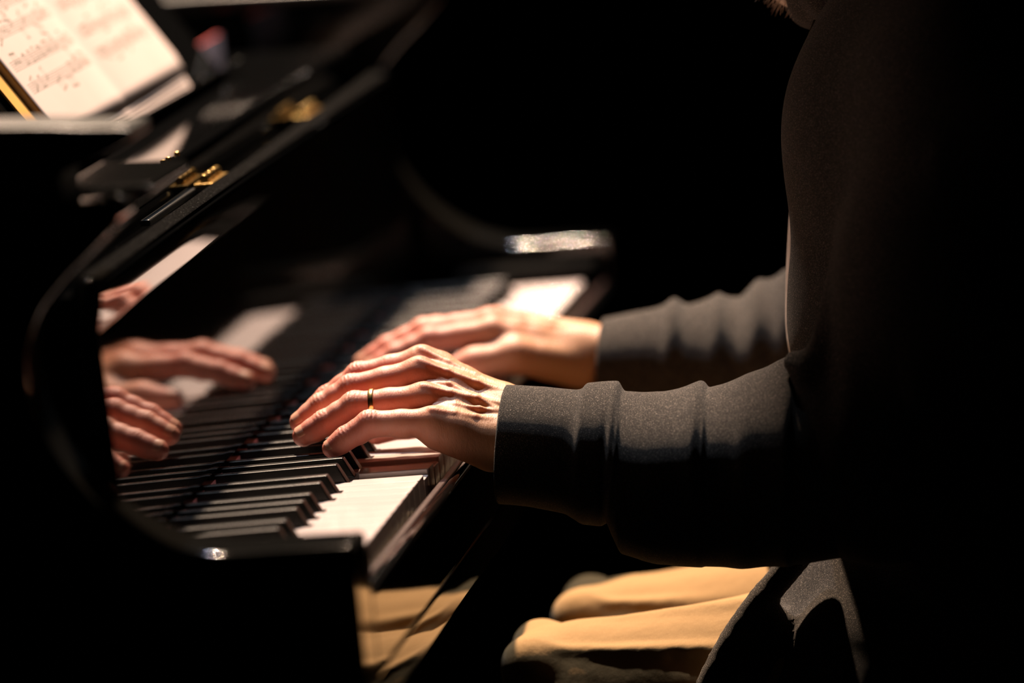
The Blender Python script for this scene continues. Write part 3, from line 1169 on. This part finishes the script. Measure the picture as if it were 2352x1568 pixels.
# body of the hoodie
SH = SDF((150, -660, -330), (860, -130, 400), 4.5)
SH.chain([((462, -372, -10), 112), ((432, -377, 60), 123), ((430, -384, 190), 122), ((440, -405, 235), 120)], 30)
SH.chain([((560, -380, -10), 122), ((568, -379, 60), 122), ((570, -392, 190), 120), ((560, -400, 225), 118)], 30)
SH.chain([((345, -405, 232), 78), ((655, -405, 232), 78)], 40)
# upper arms to the elbows
SH.chain([((330, -404, 222), 78), ((306, -372, 110), 72), ((320, -322, -14), 66), ((326, -306, -16), 68)], 26)
SH.chain([((670, -404, 222), 78), ((710, -372, 110), 68), ((736, -318, -2), 62)], 26)
# skirt of the hoodie over the hips
SH.chain([((468, -360, -30), 100), ((462, -352, -90), 98)], 12)
SH.chain([((450, -296, -160), 93), ((440, -229, -244), 95)], 8)
SH.chain([((408, -300, -118), 40), ((384, -282, -165), 52), ((362, -276, -225), 74)], 5)
SH.cone((420, -330, -200), 110, (410, -310, -290), 120, 20)
# the near front panel falling open over the thigh, with its rolled zip edge
edge_ = [(376, -250, -70), (374, -229, -92), (368, -205, -116), (361, -188, -137), (355, -173, -160), (352, -166, -176), (350, -159, -202), (350, -156, -245), (352, -158, -300)]
edge_ = smooth_path(edge_, 5)
for off, rr_, kk_ in ((9, 9.5, 2), (28, 13, 6)):
    pts_ = []
    for i_, (x_, y_, z_) in enumerate(edge_):
        if (off > 20 and z_ > -112):
            continue
        a_, b_ = edge_[max(0, i_ - 1)], edge_[min(len(edge_) - 1, i_ + 1)]
        t_ = unit((0, b_[1] - a_[1], b_[2] - a_[2]))
        nn_ = np.array((0, -t_[2], t_[1]))             # points back into the body
        nn_ = nn_ if nn_[1] < 0 else -nn_
        pts_.append((np.array((x_ + (0 if off == 9 else 5 + off * .12), y_, z_)) + nn_ * off, rr_))
    SH.chain(pts_, kk_)
SH.chain([((575, -345, -40), 118), ((590, -330, -120), 125), ((600, -345, -210), 130)], 20)
# back of the garment, down to its hem
SH.chain([((500, -405, 210), 116), ((500, -402, 60), 118), ((500, -412, -40), 120)], 30)
SH.chain([((450, -418, -40), 122), ((440, -424, -150), 128), ((436, -426, -215), 130)], 30)
SH.chain([((550, -418, -40), 122), ((560, -424, -150), 128), ((564, -426, -215), 130)], 30)
SH.F[:, :, SH.ax[2] < -262] = 60.0
# long soft folds hanging from the shoulder
for (a, b, r_) in (((300, -345, 190), (262, -300, 20), 9), ((258, -380, 200), (246, -350, 40), 8), ((330, -312, 150), (290, -276, 60), 7),
                   ((300, -262, 60), (262, -290, 0), 8), ((330, -252, 52), (300, -246, 34), 7)):
    SH.cone(a, r_, b, r_, 12)
# the open front between the two zipped edges
SH.chain([((500, -240, 330), 46), ((500, -232, 180), 38), ((500, -222, 40), 34), ((500, -196, -60), 30)], 6, sub=True)
SH.cone((500, -385, 300), 62, (500, -300, 400), 90, 10, sub=True)
VH, FH = SH.mesh()
VH = relax(VH, FH, 2, 0.5)
hv = np.concatenate([VH, VsL, VsR])
hf = np.concatenate([FH, FsL + len(VH), FsR + len(VH) + len(VsL)])
hood = np_link('hoodie', hv, hf, FLEECE, person)

# collar and hood lying behind the neck
SC = SDF((370, -560, 180), (630, -240, 400), 4.0)
for i in range(15):
    a0, a1 = math.radians(-235 + i * 19.3), math.radians(-235 + (i + 1) * 19.3)
    f0 = lambda a: (500 + 92 * math.sin(a + math.pi / 2 + 1.57), -378 - 98 * math.cos(a + math.pi / 2 + 1.57) * -1, 286 + 16 * math.sin(a))
    SC.cone(f0(a0), 20, f0(a1), 20, 8)
VC, FC = SC.mesh()
VC = relax(VC, FC, 1)
np_link('hoodie_collar', VC, FC, FLEECE, person)

# zip along the near front edge
zpts = smooth_path([(440, -284, 276), (440, -276, 258), (440, -268.5, 240), (440, -264.5, 201), (441, -262, 161), (442, -260.5, 120)], 22)
zt_ = MB()
for i, p in enumerate(zpts):
    zt_.box(p[0] - 3.0, p[0] + 3.0, p[1] - .8, p[1] + .9, p[2] - .6, p[2] + .6)
zt_.build('zip', STEEL, person)

# shirt glimpsed in the open front
ST = SDF((380, -520, -150), (620, -200, 330), 4.5)
ST.chain([((482, -372, -80), 104), ((480, -366, 10), 112), ((480, -363, 57), 117), ((482, -372.5, 113), 119), ((484, -380, 154), 117), ((486, -400, 200), 106), ((490, -400, 262), 80)], 20)
VT, FT = ST.mesh()
VT = relax(VT, FT, 2)
np_link('shirt', VT, FT, TEE, person)

# trousers
SP = SDF((300, -560, -660), (760, 10, -70), 3.0)
SP.chain([((430, -400, -185), 92), ((570, -400, -185), 92)], 20)
for side, (kx, hx, ky, kz, R0, ax_) in enumerate(((432, 422, -80, -192, 53.5, 440), (618, 590, -92, -197, 52.5, 600))):
    SP.chain([((hx, -400, -186), 88), ((hx * .5 + kx * .5, -236, -190 - 2 * side), 70), ((kx, ky, kz), R0)], 10)
    SP.chain([((kx, ky, kz), R0), ((kx, ky - 4, -340), 60), ((ax_, ky + 12, -648), 52)], 14)
    # squared, creased cloth over the knee
    SP.chain([((kx - 32, ky + 33, kz - 30), 18), ((kx - 30, ky + 34, kz + 34), 17), ((kx + 30, ky + 34, kz + 34), 17), ((kx + 32, ky + 33, kz - 30), 18)], 16)
    # folds fanning back from the knee along the outside of the thigh
    for (p0, p1, r_, kk) in (((-46, 34, 24), (-66, -90, -10), 3.2, 5), ((-46, 32, 0), (-68, -60, -50), 3.2, 5), ((-44, 28, -26), (-60, -20, -84), 3.2, 5),
                             ((-34, 22, 46), (-54, -110, 40), 2.6, 8), ((10, 10, 50), (-20, -120, 64), 2.6, 10)):
        SP.cone((kx + p0[0], ky + p0[1], kz + p0[2]), r_ * .5, (kx + p1[0], ky + p1[1], kz + p1[2]), r_ * 1.8, kk)
    for (p0, p1, r_, kk) in (((-56, 14, 10), (-78, -80, -34), 2.4, 6), ((-56, 14, -16), (-76, -50, -70), 2.4, 6), ((-54, -70, 36), (-66, -130, 26), 2.4, 8)):
        SP.cone((kx + p0[0], ky + p0[1], kz + p0[2]), r_ * .6, (kx + p1[0], ky + p1[1], kz + p1[2]), r_ * 2.2, kk, sub=True)
VP, FP = SP.mesh()
VP = relax(VP, FP, 2)
np_link('trousers', VP, FP, CHINO, person)

# hair and beard
SHr = SDF((400, -502, 314), (600, -252, 574), 5.0)
SHr.ell((500, -386, 436), (84, 98, 98), 8)
SHr.ell((500, -314, 394), (60, 60, 62), 10, sub=True)
SHr.cone((500, -284, 436), 40, (500, -284, 396), 44, 8, sub=True)
VX, FX = SHr.mesh()
np_link('hair', relax(VX, FX, 1), FX, HAIR, person)
SBd = SDF((420, -382, 251), (580, -212, 376), 3.0)
SBd.chain([((450, -327, 352), 18), ((470, -292, 326), 22), ((500, -274, 308), 24), ((530, -292, 326), 22), ((550, -327, 352), 18)], 16)
SBd.cone((500, -274, 308), 24, (500, -290, 302), 17, 14)
VX, FX = SBd.mesh()
beard = np_link('beard', relax(VX, FX, 1), FX, BEARD, person)
bh = MB()
for i in range(0, len(VX), 3):
    p = VX[i]
    n_ = unit(p - np.array([500, -312, 346]))
    a = W(*p)
    b = W(*(p + n_ * rng.uniform(3, 8) + rng.normal(0, 1.6, 3) - (0, 0, 2)))
    bh.tube(a, b, 0.00028, 0.0001, n=3, caps=False)
bh.build('beard_hair', BEARD, beard)
# shoes
for ax_, ky in ((440, -80), (600, -92)):
    SS = SDF((ax_ - 60, ky - 90, -745), (ax_ + 60, ky + 200, -640), 5.0)
    SS.chain([((ax_, ky + 5, -690), 44), ((ax_, ky + 60, -704), 40), ((ax_, ky + 120, -712), 34)], 16)
    SS.cone((ax_, ky - 20, -704), 38, (ax_, ky + 20, -704), 40, 14)
    SS.F[:, :, SS.ax[2] < -739] = 60
    VX, FX = SS.mesh()
    np_link('shoe', relax(VX, FX, 1), FX, LEATHER, person)

# ------------------------------------------------------------------ bench
bench = empty('piano_bench', W(500, -440, -KEY_Z * 1000), 'black padded piano bench under the seated pianist', 'bench')
vs, fs = [], []
SQ = SDF((190, -640, -372), (810, -240, -262), 8.0)
g = np.meshgrid(*SQ.ax, indexing='ij')
qx = np.maximum(np.abs(g[0] - 500) - 262, 0)
qy = np.maximum(np.abs(g[1] + 440) - 152, 0)
qz = np.maximum(np.abs(g[2] + 312) - 10, 0)
SQ.F = (np.sqrt(qx ** 2 + qy ** 2 + qz ** 2) - 26).astype(np.float32)
VX, FX = SQ.mesh()
np_link('seat', VX, FX, LEATHER, bench)
MB().box(225, 775, -600, -280, -385, -346).build('apron', LACQ, bench, bevel=0.003)
for bx in (245, 755):
    for by in (-580, -300):
        MB().box(bx - 20, bx + 20, by - 20, by + 20, -740, -385).build('leg', LACQ, bench, bevel=0.003)
